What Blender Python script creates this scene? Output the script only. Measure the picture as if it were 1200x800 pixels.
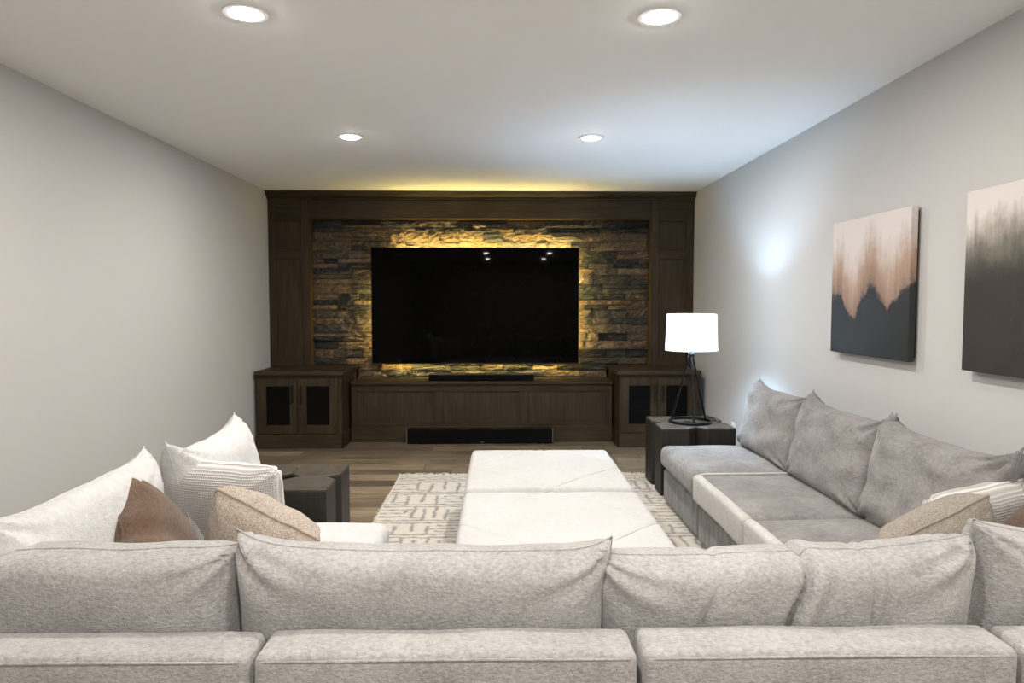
import bpy, bmesh, math, random
import numpy as np
from mathutils import Vector, Matrix, noise, Euler

# ------------------------------------------------------------------ clear
for o in list(bpy.data.objects):
    bpy.data.objects.remove(o, do_unlink=True)
scene = bpy.context.scene
COL = scene.collection

# ------------------------------------------------------------------ camera
cam_data = bpy.data.cameras.new('camera')
cam_data.sensor_width = 36.0
cam_data.lens = 820.0 / 1200.0 * 36.0
cam_data.clip_start = 0.05
cam = bpy.data.objects.new('camera', cam_data)
COL.objects.link(cam)
cam.location = (0, 0, 1.38)
cam.rotation_euler = (math.radians(90 - 3.14), 0, math.radians(-1.048))
scene.camera = cam

# ------------------------------------------------------------------ world, exposure
world = bpy.data.worlds.new('world')
scene.world = world
world.use_nodes = True
world.node_tree.nodes['Background'].inputs[0].default_value = (0.6, 0.65, 0.7, 1)
world.node_tree.nodes['Background'].inputs[1].default_value = 0.02
vs = scene.view_settings
vs.view_transform = 'Standard'
vs.look = 'None'
vs.gamma = 1.0
vs.use_curve_mapping = False
vs.exposure = 1.25

DOWNLIGHT_W = 9.5                      # each recessed ceiling light
DOWNLIGHT_COL = (1.0, 0.955, 0.905)
BULB_STRENGTH = 370.0                   # table lamp bulb
BULB_COL = (0.56, 0.77, 1.0)
STRIP_STRENGTH = 130.0                   # strip behind the television
STRIP_COL = (1.0, 0.76, 0.22)

# ------------------------------------------------------------------ dimensions
XL, XR = -2.333, 1.991                  # side walls
H = 2.5                                 # ceiling
YB, YF = 7.45, -4.6                     # wall behind the unit, wall behind the camera
random.seed(7)

# ------------------------------------------------------------------ node helpers
def new_mat(name):
    m = bpy.data.materials.new(name)
    m.use_nodes = True
    nt = m.node_tree
    return m, nt, nt.nodes['Principled BSDF']

def N(nt, t, **kw):
    n = nt.nodes.new(t)
    for k, v in kw.items():
        if k in n.inputs:
            n.inputs[k].default_value = v
        else:
            setattr(n, k, v)
    return n

def L(nt, a, b):
    nt.links.new(a, b)

def ramp(nt, fac, stops, interp='LINEAR'):
    r = nt.nodes.new('ShaderNodeValToRGB')
    r.color_ramp.interpolation = interp
    e = r.color_ramp.elements
    while len(e) < len(stops):
        e.new(0.5)
    for i, (p, c) in enumerate(stops):
        e[i].position = p
        e[i].color = (c[0], c[1], c[2], 1) if not isinstance(c, (int, float)) else (c, c, c, 1)
    L(nt, fac, r.inputs[0])
    return r.outputs[0]

def mixc(nt, fac, a, b, blend='MIX'):
    n = nt.nodes.new('ShaderNodeMix')
    n.data_type = 'RGBA'
    n.blend_type = blend
    for sock, v in ((n.inputs[0], fac), (n.inputs[6], a), (n.inputs[7], b)):
        if hasattr(v, 'is_linked'):
            L(nt, v, sock)
        elif isinstance(v, (int, float)):
            sock.default_value = v
        else:
            sock.default_value = (v[0], v[1], v[2], 1)
    return n.outputs[2]

def coords(nt, scale=(1, 1, 1), kind='Object', rnd=False):
    tc = nt.nodes.new('ShaderNodeTexCoord')
    mp = nt.nodes.new('ShaderNodeMapping')
    L(nt, tc.outputs[kind], mp.inputs[0])
    mp.inputs['Scale'].default_value = scale
    if rnd:
        oi = nt.nodes.new('ShaderNodeObjectInfo')
        mu = nt.nodes.new('ShaderNodeMath'); mu.operation = 'MULTIPLY'
        L(nt, oi.outputs['Random'], mu.inputs[0]); mu.inputs[1].default_value = 37.0
        L(nt, mu.outputs[0], mp.inputs['Location'])
    return mp.outputs[0]

def noise_fac(nt, vec, scale, detail=3, rough=0.5, dist=0.0):
    n = nt.nodes.new('ShaderNodeTexNoise')
    n.inputs['Scale'].default_value = scale
    n.inputs['Detail'].default_value = detail
    n.inputs['Roughness'].default_value = rough
    n.inputs['Distortion'].default_value = dist
    L(nt, vec, n.inputs['Vector'])
    return n.outputs[0]

def bump(nt, bsdf, h, strength=0.3, dist=0.01):
    b = nt.nodes.new('ShaderNodeBump')
    b.inputs['Strength'].default_value = strength
    b.inputs['Distance'].default_value = dist
    L(nt, h, b.inputs['Height'])
    L(nt, b.outputs[0], bsdf.inputs['Normal'])
    return b

def plain(name, col, rough=0.5, metal=0.0, spec=0.5, var=0.06, nscale=25):
    m, nt, b = new_mat(name)
    v = coords(nt)
    f = noise_fac(nt, v, nscale)
    c = mixc(nt, f, [x * (1 - var) for x in col], [min(1, x * (1 + var)) for x in col])
    L(nt, c, b.inputs['Base Color'])
    b.inputs['Roughness'].default_value = rough
    b.inputs['Metallic'].default_value = metal
    b.inputs['Specular IOR Level'].default_value = spec
    return m

def paint(name, col, bs=0.05):
    m, nt, b = new_mat(name)
    v = coords(nt)
    f = noise_fac(nt, v, 1.3, 2)
    c = mixc(nt, f, [x * 0.98 for x in col], [min(1, x * 1.02) for x in col])
    L(nt, c, b.inputs['Base Color'])
    b.inputs['Roughness'].default_value = 0.75
    b.inputs['Specular IOR Level'].default_value = 0.25
    bump(nt, b, noise_fac(nt, v, 260, 2), bs, 0.002)
    return m

def wood(name, dark, light, axis='x', rough=0.5, rnd=False, scale=1.0, spec=0.4):
    m, nt, b = new_mat(name)
    s = {'x': (1.2, 22, 22), 'z': (22, 22, 1.2), 'y': (22, 1.2, 22)}[axis]
    v = coords(nt, [q * scale for q in s], rnd=rnd)
    g = noise_fac(nt, v, 2.2, 6, 0.62, 0.6)
    f = ramp(nt, g, [(0.28, 0.0), (0.72, 1.0)])
    c = mixc(nt, f, dark, light)
    v2 = coords(nt, [1.5, 1.5, 1.5], rnd=rnd)
    big = noise_fac(nt, v2, 1.6, 3)
    c = mixc(nt, ramp(nt, big, [(0.3, 0.0), (0.75, 0.55)]), c, [x * 0.62 for x in dark])
    if rnd:
        oi = nt.nodes.new('ShaderNodeObjectInfo')
        tone = ramp(nt, oi.outputs['Random'], [(0, 0.5), (0.5, 0.9), (1, 1.35)])
        c = mixc(nt, 1.0, c, tone, 'MULTIPLY')
    L(nt, c, b.inputs['Base Color'])
    b.inputs['Roughness'].default_value = rough
    b.inputs['Specular IOR Level'].default_value = spec
    bump(nt, b, g, 0.18, 0.004)
    return m

def fabric(name, lo, hi, streak=(1, 1, 1), mott=5.0, fine=170.0, bs=0.55, sheen=0.25, coarse=0.6, mids=48.0):
    m, nt, b = new_mat(name)
    v = coords(nt, streak)
    v1 = coords(nt, (1, 1, 1))
    big = noise_fac(nt, v, mott, 4, 0.6, 0.4)
    mid = noise_fac(nt, v, mids, 4, 0.65)
    a = nt.nodes.new('ShaderNodeMath'); a.operation = 'MULTIPLY_ADD'
    L(nt, mid, a.inputs[0]); a.inputs[1].default_value = coarse
    mu = nt.nodes.new('ShaderNodeMath'); mu.operation = 'MULTIPLY'
    L(nt, big, mu.inputs[0]); mu.inputs[1].default_value = 1.0 - coarse
    L(nt, mu.outputs[0], a.inputs[2])
    f = ramp(nt, a.outputs[0], [(0.34, 0.0), (0.66, 1.0)])
    c = mixc(nt, f, lo, hi)
    L(nt, c, b.inputs['Base Color'])
    b.inputs['Roughness'].default_value = 0.95
    b.inputs['Specular IOR Level'].default_value = 0.1
    b.inputs['Sheen Weight'].default_value = sheen
    b.inputs['Sheen Roughness'].default_value = 0.45
    b.inputs['Sheen Tint'].default_value = (1, 0.98, 0.96, 1)
    fn = noise_fac(nt, v1, fine, 3, 0.7)
    ad = nt.nodes.new('ShaderNodeMath'); ad.operation = 'ADD'
    L(nt, fn, ad.inputs[0]); L(nt, mid, ad.inputs[1])
    bump(nt, b, ad.outputs[0], bs, 0.006)
    return m

def emit(name, col, s):
    m = bpy.data.materials.new(name)
    m.use_nodes = True
    nt = m.node_tree
    nt.nodes.remove(nt.nodes['Principled BSDF'])
    e = nt.nodes.new('ShaderNodeEmission')
    e.inputs[0].default_value = (*col, 1)
    e.inputs[1].default_value = s
    L(nt, e.outputs[0], nt.nodes['Material Output'].inputs[0])
    return m

# ------------------------------------------------------------------ materials
M = {}
M['wall'] = paint('wall_paint', (0.525, 0.519, 0.503))
M['ceiling'] = paint('ceiling_paint', (0.92, 0.922, 0.92), 0.03)
M['trim'] = plain('white_trim', (0.80, 0.80, 0.79), 0.4)
M['floor_under'] = plain('floor_under', (0.02, 0.016, 0.012), 0.8)
M['plank'] = wood('floor_plank', (0.105, 0.078, 0.049), (0.36, 0.28, 0.19), 'x', 0.42, rnd=True, scale=1.0, spec=0.45)
WD, WL = (0.025, 0.0165, 0.008), (0.068, 0.047, 0.0245)
M['wood_x'] = wood('stained_oak_across', WD, WL, 'x', 0.5, spec=0.2)
M['wood_z'] = wood('stained_oak_upright', WD, WL, 'z', 0.5, spec=0.2)
M['table_side'] = wood('dark_timber_upright', (0.009, 0.0068, 0.0045), (0.032, 0.025, 0.017), 'z', 0.55, rnd=True)
M['table_top'] = wood('dark_timber_top', (0.026, 0.020, 0.013), (0.098, 0.077, 0.053), 'x', 0.5)
M['table_top_y'] = wood('dark_timber_top_turned', (0.026, 0.020, 0.013), (0.098, 0.077, 0.053), 'y', 0.5)
M['black'] = plain('black_plastic', (0.006, 0.006, 0.006), 0.35, spec=0.3)
M['mesh_black'] = plain('black_speaker_cloth', (0.003, 0.003, 0.003), 0.9, spec=0.1)
M['bronze'] = plain('dark_bronze', (0.012, 0.010, 0.008), 0.4, 0.6)
M['iron'] = plain('blackened_iron', (0.018, 0.018, 0.02), 0.35, 0.9)
M['silver'] = plain('grey_metal', (0.20, 0.20, 0.19), 0.4, 0.6)
M['white_plastic'] = plain('white_plastic', (0.85, 0.85, 0.85), 0.35)
M['front_fab'] = fabric('greige_chenille', (0.25, 0.24, 0.229), (0.475, 0.461, 0.444), (1.0, 1.0, 1.7), sheen=0.35, mids=85.0, coarse=0.62)
M['right_fab'] = fabric('nap_shaded_chenille', (0.165, 0.157, 0.15), (0.325, 0.312, 0.30), (1, 1, 1.5), mott=6, sheen=0.2, coarse=0.45)  # same chenille as the front, greyed to paint in its shaded nap
M['right_lit'] = fabric('painted_nap_sheen', (0.46, 0.44, 0.415), (0.58, 0.56, 0.53), (1, 1, 1.5), mott=6, sheen=0.2)  # nap sheen put into the colour of the same chenille
M['right_base'] = fabric('shaded_streaked_velvet', (0.085, 0.082, 0.078), (0.31, 0.30, 0.29), (5, 5, 0.8), mott=5, sheen=0.25, coarse=0.35)  # streaks in the velvet; also darkened for shade under the seat cushions
M['left_fab'] = fabric('chenille_painted_bright', (0.50, 0.493, 0.482), (0.64, 0.632, 0.62), (1, 1, 1), bs=0.7, sheen=0.2)  # same chenille as the front; bright ceiling light painted in as white
M['ottoman'] = fabric('white_hide', (0.46, 0.452, 0.44), (0.54, 0.531, 0.518), (1, 1, 1), mott=3, fine=90, bs=0.12, sheen=0.1)
M['brown_fab'] = fabric('brown_linen', (0.085, 0.052, 0.034), (0.155, 0.102, 0.068), (1, 1, 6), mott=4, bs=0.6, sheen=0.25)
M['brown_cord'] = fabric('brown_piping', (0.07, 0.042, 0.027), (0.13, 0.085, 0.055), (1, 1, 1), bs=0.4)
M['beige_fab'] = fabric('speckled_beige_wool', (0.26, 0.20, 0.15), (0.60, 0.525, 0.45), (1, 1, 1), mott=30, fine=260, bs=0.7, sheen=0.2, coarse=0.85, mids=210.0)
M['beige_cord'] = fabric('beige_piping', (0.26, 0.20, 0.15), (0.48, 0.39, 0.31), (1, 1, 1), bs=0.4)
M['taupe_fab'] = fabric('speckled_taupe_wool', (0.19, 0.16, 0.13), (0.42, 0.37, 0.315), (1, 1, 1), mott=30, fine=260, bs=0.7, sheen=0.2, coarse=0.85, mids=210.0)
M['fringe'] = plain('cream_wool', (0.66, 0.61, 0.53), 0.95, spec=0.1)

def waffle():
    m, nt, b = new_mat('white_waffle_weave')
    v = coords(nt, (1, 1, 1), 'UV')
    sx = nt.nodes.new('ShaderNodeSeparateXYZ'); L(nt, v, sx.inputs[0])
    hs = []
    for k, fr in ((0, 440.0), (1, 400.0)):
        mu = nt.nodes.new('ShaderNodeMath'); mu.operation = 'MULTIPLY'
        L(nt, sx.outputs[k], mu.inputs[0]); mu.inputs[1].default_value = fr
        si = nt.nodes.new('ShaderNodeMath'); si.operation = 'SINE'; L(nt, mu.outputs[0], si.inputs[0])
        ab = nt.nodes.new('ShaderNodeMath'); ab.operation = 'ABSOLUTE'; L(nt, si.outputs[0], ab.inputs[0])
        hs.append(ab.outputs[0])
    mi = nt.nodes.new('ShaderNodeMath'); mi.operation = 'MINIMUM'
    L(nt, hs[0], mi.inputs[0]); L(nt, hs[1], mi.inputs[1])
    inv = nt.nodes.new('ShaderNodeMath'); inv.operation = 'SUBTRACT'; inv.inputs[0].default_value = 1.0
    L(nt, mi.outputs[0], inv.inputs[1])
    c = ramp(nt, mi.outputs[0], [(0.1, (0.70, 0.68, 0.655)), (0.85, (0.50, 0.47, 0.435))])
    L(nt, c, b.inputs['Base Color'])
    b.inputs['Roughness'].default_value = 0.95
    b.inputs['Specular IOR Level'].default_value = 0.1
    bump(nt, b, inv.outputs[0], 0.8, 0.006)
    return m
M['waffle'] = waffle()

def stone_mat():
    m, nt, b = new_mat('split_slate')
    v = coords(nt, (1, 1, 2.5), rnd=True)
    oi = nt.nodes.new('ShaderNodeObjectInfo')
    base = ramp(nt, oi.outputs['Random'], [
        (0.0, (0.020, 0.021, 0.022)), (0.12, (0.10, 0.078, 0.058)), (0.24, (0.034, 0.036, 0.037)), (0.36, (0.125, 0.088, 0.058)),
        (0.48, (0.055, 0.052, 0.048)), (0.58, (0.17, 0.125, 0.085)), (0.68, (0.028, 0.030, 0.031)), (0.78, (0.085, 0.068, 0.052)),
        (0.88, (0.14, 0.095, 0.058)), (1.0, (0.048, 0.048, 0.047))], 'CONSTANT')
    n1 = noise_fac(nt, v, 7, 5, 0.65, 0.8)
    n2 = noise_fac(nt, v, 34, 4, 0.7)
    c = mixc(nt, ramp(nt, n1, [(0.52, 0.0), (0.70, 0.4)]), base, (0.14, 0.095, 0.058))
    c = mixc(nt, ramp(nt, n1, [(0.30, 0.6), (0.44, 0.0)]), c, (0.026, 0.028, 0.029))
    c = mixc(nt, 1.0, c, ramp(nt, n2, [(0.28, 0.42), (0.55, 1.2), (0.75, 2.3)]), 'MULTIPLY')
    L(nt, c, b.inputs['Base Color'])
    b.inputs['Roughness'].default_value = 0.72
    b.inputs['Specular IOR Level'].default_value = 0.35
    s = nt.nodes.new('ShaderNodeMath'); s.operation = 'ADD'
    L(nt, n1, s.inputs[0]); L(nt, n2, s.inputs[1])
    bump(nt, b, s.outputs[0], 1.0, 0.035)
    return m
M['stone'] = stone_mat()
M['mortar'] = plain('dark_mortar', (0.03, 0.027, 0.023), 0.9)

def screen_mat():
    m, nt, b = new_mat('dark_screen_glass')
    v = coords(nt)
    c = mixc(nt, noise_fac(nt, v, 3), (0.0012, 0.0012, 0.0012), (0.0018, 0.0018, 0.0017))
    L(nt, c, b.inputs['Base Color'])
    b.inputs['Roughness'].default_value = 0.025
    b.inputs['Specular IOR Level'].default_value = 0.055
    return m
M['screen'] = screen_mat()

def shade_mat():
    m = bpy.data.materials.new('white_linen_shade'); m.use_nodes = True
    nt = m.node_tree
    b = nt.nodes['Principled BSDF']
    v = coords(nt)
    c = mixc(nt, noise_fac(nt, v, 160, 3), (0.86, 0.87, 0.88), (0.93, 0.93, 0.93))
    L(nt, c, b.inputs['Base Color'])
    b.inputs['Roughness'].default_value = 0.9
    t = nt.nodes.new('ShaderNodeBsdfTranslucent')
    L(nt, c, t.inputs[0])
    mx = nt.nodes.new('ShaderNodeMixShader'); mx.inputs[0].default_value = 0.45
    L(nt, b.outputs[0], mx.inputs[1]); L(nt, t.outputs[0], mx.inputs[2])
    L(nt, mx.outputs[0], nt.nodes['Material Output'].inputs[0])
    return m
M['shade'] = shade_mat()

def rug_mat():
    m, nt, b = new_mat('cream_wool_pile')
    at = nt.nodes.new('ShaderNodeAttribute'); at.attribute_name = 'yarn'
    v = coords(nt)
    n = noise_fac(nt, v, 60, 4, 0.7)
    cream = mixc(nt, n, (0.55, 0.50, 0.43), (0.80, 0.75, 0.67))
    grey = mixc(nt, n, (0.17, 0.168, 0.165), (0.36, 0.35, 0.335))
    c = mixc(nt, at.outputs['Fac'], cream, grey)
    L(nt, c, b.inputs['Base Color'])
    b.inputs['Roughness'].default_value = 1.0
    b.inputs['Specular IOR Level'].default_value = 0.05
    bump(nt, b, noise_fac(nt, v, 220, 3, 0.7), 0.8, 0.01)
    return m
M['rug'] = rug_mat()

def art_mat(name, hor, edges, colors, jag, streak):
    """abstract landscape: a ragged dark ground under a pale, streaked sky; local y runs 0..w, z runs 0..h (metres)"""
    m, nt, b = new_mat(name)
    tc = nt.nodes.new('ShaderNodeTexCoord')
    sp = nt.nodes.new('ShaderNodeSeparateXYZ'); L(nt, tc.outputs['Object'], sp.inputs[0])
    w, h = 0.775, 0.735
    def math_(op, a, bb=None, c=None):
        n = nt.nodes.new('ShaderNodeMath'); n.operation = op
        for i, q in enumerate((a, bb, c)):
            if q is None: continue
            if hasattr(q, 'is_linked'): L(nt, q, n.inputs[i])
            else: n.inputs[i].default_value = q
        return n.outputs[0]
    u = math_('MULTIPLY_ADD', sp.outputs[1], -1.0 / w, 0.5)
    vv = math_('MULTIPLY_ADD', sp.outputs[2], 1.0 / h, 0.5)
    prof = ramp(nt, u, [(p, q) for p, q in hor], 'LINEAR')
    fine = noise_fac(nt, coords(nt, (1, 1, 1)), jag, 5, 0.7)
    strk = noise_fac(nt, coords(nt, (14, 14, 1.6)), 2.0, 5, 0.65, 0.3)
    d = math_('SUBTRACT', vv, prof)
    d = math_('MULTIPLY_ADD', math_('SUBTRACT', fine, 0.5), 0.20, d)
    ds = math_('MULTIPLY_ADD', math_('SUBTRACT', strk, 0.5), streak, d)
    k = math_('MULTIPLY_ADD', ds, 1.0, 0.0)
    sky = ramp(nt, k, edges)
    ground = mixc(nt, noise_fac(nt, coords(nt, (3, 3, 1)), 6, 5, 0.7), colors[0], colors[1])
    mask = ramp(nt, d, [(0.0, 0.0), (colors[2], 1.0)])
    c = mixc(nt, mask, ground, sky)
    speck = noise_fac(nt, coords(nt), 95, 2)
    c = mixc(nt, ramp(nt, speck, [(0.76, 0.0), (0.80, 0.45)]), c, (0.55, 0.52, 0.5))
    L(nt, c, b.inputs['Base Color'])
    b.inputs['Roughness'].default_value = 0.6
    bump(nt, b, strk, 0.15, 0.004)
    return m

# ------------------------------------------------------------------ object helpers
def tag(o, label, cat, group=None):
    o['label'] = label
    o['category'] = cat
    if group:
        o['group'] = group
    return o

def thing(name, label, cat, loc=(0, 0, 0), group=None):
    o = bpy.data.objects.new(name, None)
    o.empty_display_size = 0.1
    COL.objects.link(o)
    o.location = loc
    return tag(o, label, cat, group)

def link_mesh(name, me, mat, parent=None, world_verts=True):
    o = bpy.data.objects.new(name, me)
    COL.objects.link(o)
    if mat is not None and len(me.materials) == 0:
        me.materials.append(mat)
    if parent is not None:
        o.parent = parent
    return o

def root_off(parent):
    off = Vector((0, 0, 0))
    while parent is not None:
        off += parent.location
        parent = parent.parent
    return off

def build(name, bm, mat, parent=None, smooth=False, auto=None):
    """bm holds world coordinates; the part is stored relative to its parent's base"""
    off = root_off(parent)
    # give the object its own origin at the centre of its bounds
    co = [v.co for v in bm.verts]
    cen = Vector([(min(c[i] for c in co) + max(c[i] for c in co)) / 2 for i in range(3)])
    bmesh.ops.translate(bm, verts=bm.verts, vec=-cen)
    me = bpy.data.meshes.new(name)
    bm.normal_update()
    bm.to_mesh(me)
    bm.free()
    if smooth:
        me.polygons.foreach_set('use_smooth', [True] * len(me.polygons))
        if auto:
            me.set_sharp_from_angle(angle=math.radians(auto))
    o = link_mesh(name, me, mat, parent)
    o.location = cen - off
    return o

def add_box(bm, x0, x1, y0, y1, z0, z1, bev=0.0, seg=1):
    r = bmesh.ops.create_cube(bm, size=1.0)
    vs_ = r['verts']
    for v in vs_:
        v.co = Vector((x0 + (v.co.x + .5) * (x1 - x0), y0 + (v.co.y + .5) * (y1 - y0), z0 + (v.co.z + .5) * (z1 - z0)))
    if bev > 0:
        es = list({e for v in vs_ for e in v.link_edges})
        bmesh.ops.bevel(bm, geom=es, offset=bev, segments=seg, affect='EDGES', profile=0.5)

def box(name, x0, x1, y0, y1, z0, z1, mat, parent=None, bev=0.002, seg=1):
    bm = bmesh.new()
    add_box(bm, x0, x1, y0, y1, z0, z1, bev, seg)
    return build(name, bm, mat, parent)

def add_tube(bm, pts, r, seg=8, closed=False, r1=None):
    pts = [Vector(p) for p in pts]
    n = len(pts)
    rings = []
    for i, p in enumerate(pts):
        if closed:
            t = (pts[(i + 1) % n] - pts[i - 1])
        else:
            t = pts[min(i + 1, n - 1)] - pts[max(i - 1, 0)]
        t.normalize()
        a = Vector((0, 0, 1)) if abs(t.z) < 0.9 else Vector((1, 0, 0))
        s = t.cross(a).normalized()
        q = t.cross(s).normalized()
        rr = r if r1 is None else r + (r1 - r) * i / (n - 1)
        rings.append([bm.verts.new(p + (s * math.cos(k * 2 * math.pi / seg) + q * math.sin(k * 2 * math.pi / seg)) * rr) for k in range(seg)])
    m = n if closed else n - 1
    for i in range(m):
        a, b = rings[i], rings[(i + 1) % n]
        for k in range(seg):
            bm.faces.new((a[k], a[(k + 1) % seg], b[(k + 1) % seg], b[k]))
    if not closed:
        bm.faces.new(rings[0]); bm.faces.new(rings[-1][::-1])

def tube(name, pts, r, mat, parent=None, seg=8, closed=False, r1=None):
    bm = bmesh.new()
    add_tube(bm, pts, r, seg, closed, r1)
    bmesh.ops.recalc_face_normals(bm, faces=bm.faces)
    return build(name, bm, mat, parent, smooth=True, auto=50)

def lathe(name, prof, cx, cy, mat, parent=None, seg=48):
    bm = bmesh.new()
    rings = []
    for r, z in prof:
        rings.append([bm.verts.new((cx + r * math.cos(k * 2 * math.pi / seg), cy + r * math.sin(k * 2 * math.pi / seg), z)) for k in range(seg)])
    for a, b in zip(rings, rings[1:]):
        for k in range(seg):
            bm.faces.new((a[k], a[(k + 1) % seg], b[(k + 1) % seg], b[k]))
    bmesh.ops.remove_doubles(bm, verts=bm.verts, dist=1e-6)
    bmesh.ops.recalc_face_normals(bm, faces=bm.faces)
    return build(name, bm, mat, parent, smooth=True, auto=35)

def nz(x, y, z):
    return noise.noise(Vector((x, y, z)))

def soft_box(name, x0, x1, y0, y1, z0, z1, r, mat, parent, crown=0.0, wob=0.004, seed=0.0, step=0.035, side=0.0):
    """upholstered block: rounded edges, a crowned top, slightly uneven sides"""
    bm = bmesh.new()
    add_box(bm, x0, x1, y0, y1, z0, z1)
    c = Vector(((x0 + x1) / 2, (y0 + y1) / 2, (z0 + z1) / 2))
    hs = Vector(((x1 - x0) / 2, (y1 - y0) / 2, (z1 - z0) / 2))
    # grid with extra rows by the edges
    def cuts(a, b):
        n = max(2, int((b - a) / step))
        g = [r * 0.3, r * 0.65, r * 1.0]
        t = [a + q for q in g] + [b - q for q in g]
        t += [a + r + (b - a - 2 * r) * i / n for i in range(1, n)]
        return sorted(t)
    for ax, (a, b) in enumerate(((x0, x1), (y0, y1), (z0, z1))):
        no = Vector([1 if i == ax else 0 for i in range(3)])
        for t in cuts(a, b):
            co = no * t
            bmesh.ops.bisect_plane(bm, geom=list(bm.verts) + list(bm.edges) + list(bm.faces), plane_co=co, plane_no=no, dist=1e-5)
    for v in bm.verts:
        p = v.co - c
        q = Vector([max(-hs[i] + r, min(hs[i] - r, p[i])) for i in range(3)])
        d = p - q
        if d.length > 1e-7:
            # keep flat faces on the face, round the rest
            d = d.normalized() * r
            p = q + d
        u, w = p.x / hs.x, p.y / hs.y
        if p.z > 0:
            p.z += crown * max(0, 1 - u ** 4) * max(0, 1 - w ** 4) * (p.z / hs.z)
        if side:
            t = max(0.0, 1 - (p.z / hs.z) ** 2)
            p.x += math.copysign(side, p.x) * t * abs(u) ** 6
            p.y += math.copysign(side, p.y) * t * abs(w) ** 6
        k = 5.0
        p += Vector((nz(v.co.x * k, v.co.y * k, seed), nz(v.co.y * k, v.co.z * k, seed + 9), nz(v.co.x * k, v.co.y * k + 3, seed + 5))) * wob
        v.co = c + p
    return build(name, bm, mat, parent, smooth=True)

def pillow_mesh(name, w, h, t, mat, seed=0.0, n=30, conc=0.09, ear=0.0, power=3.0, bexp=0.55, wr=0.008, crease=(), sag=0.0, folds=0.012, nu=None, rc=0.0):
    """knife-edge cushion in the local XZ plane, centred, thickness along Y; UV in metres"""
    bm = bmesh.new()
    uvl = bm.loops.layers.uv.new('UVMap')
    def prof(u):
        return max(0.0, 1 - abs(u) ** power) ** bexp
    nu = nu or n
    def sp(i, m):
        a = -1 + 2 * i / m
        return math.sin(a * math.pi / 2) * 0.55 + a * 0.45
    grids = []
    uvco = {}
    for s in (-1, 1):
        g = []
        for j in range(n + 1):
            row = []
            for i in range(nu + 1):
                u, v = sp(i, nu), sp(j, n)
                x = w / 2 * u * (1 - conc * (1 - v * v) * abs(u))
                z = h / 2 * v * (1 - conc * (1 - u * u) * abs(v))
                if v > 0 and ear:
                    z += ear * (abs(u) ** 8) * v ** 4
                if rc:
                    q = (abs(u) * abs(v)) ** 5
                    x *= 1 - rc * q; z *= 1 - rc * q
                T = prof(u) * prof(v)
                y = t / 2 * T * (1 - sag * v)
                # soft lumps and folds that run out of the corners
                y += wr * nz(u * 2.2 + seed, v * 2.2, s * 3.1 + seed) * min(1, T * 2)
                cu, cv = 1 - abs(u), 1 - abs(v)
                ang = math.atan2(cv + 1e-4, cu + 1e-4)
                rad = math.hypot(cu, cv)
                y += folds * math.sin(ang * 9 + seed * 3 + (u > 0) * 1.7 + (v > 0) * 0.6 + s) * math.exp(-(rad / 0.42) ** 2) * min(1, T * 3)
                for (cx_, wd, dp, slant) in crease:
                    dd = (u - cx_ - slant * (v - 0.3) + 0.03 * math.sin(v * 5))
                    y -= dp * math.exp(-(dd / wd) ** 2) * min(1, T * 2)
                    z -= dp * 0.35 * math.exp(-(dd / wd) ** 2) * max(0, v) ** 3
                zz = z + 0.006 * nz(u * 3 + seed, 5.0, seed) * max(0, v)
                vert = bm.verts.new((x, s * y if T > 1e-6 else 0.0, zz))
                uvco[vert] = (x, z)
                row.append(vert)
            g.append(row)
        for j in range(n):
            for i in range(nu):
                q = (g[j][i], g[j][i + 1], g[j + 1][i + 1], g[j + 1][i])
                fc = bm.faces.new(q if s < 0 else q[::-1])
                for lp in fc.loops:
                    lp[uvl].uv = uvco[lp.vert]
        grids.append(g)
    g = grids[0]
    edge = [g[0][i].co.copy() for i in range(nu)] + [g[j][nu].co.copy() for j in range(n)] + [g[n][i].co.copy() for i in range(nu, 0, -1)] + [g[j][0].co.copy() for j in range(n, 0, -1)]
    bmesh.ops.remove_doubles(bm, verts=bm.verts, dist=1e-5)
    me = bpy.data.meshes.new(name)
    bm.normal_update(); bm.to_mesh(me); bm.free()
    me.polygons.foreach_set('use_smooth', [True] * len(me.polygons))
    me.materials.append(mat)
    return me, edge

def cord_mesh(name, edge, r, mat):
    bm = bmesh.new()
    add_tube(bm, edge, r, 6, True)
    bmesh.ops.recalc_face_normals(bm, faces=bm.faces)
    me = bpy.data.meshes.new(name)
    bm.to_mesh(me); bm.free()
    me.polygons.foreach_set('use_smooth', [True] * len(me.polygons))
    me.materials.append(mat)
    return me

def structure(o):
    o['kind'] = 'structure'
    return o

# ================================================================== THE ROOM
floor = structure(box('floor', XL - 0.1, XR + 0.1, YF - 0.1, YB + 0.1, -0.10, -0.012, M['floor_under'], bev=0))
structure(box('ceiling', XL - 0.1, XR + 0.1, YF - 0.1, YB + 0.1, H, H + 0.1, M['ceiling'], bev=0))
structure(box('wall_left', XL - 0.1, XL, YF - 0.1, YB + 0.1, -0.012, H, M['wall'], bev=0))
structure(box('wall_right', XR, XR + 0.1, YF - 0.1, YB + 0.1, -0.012, H, M['wall'], bev=0))
structure(box('wall_back', XL, XR, YB, YB + 0.1, -0.012, H, M['wall'], bev=0))
structure(box('wall_front', XL, XR, YF - 0.1, YF, -0.012, H, M['wall'], bev=0))

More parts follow.
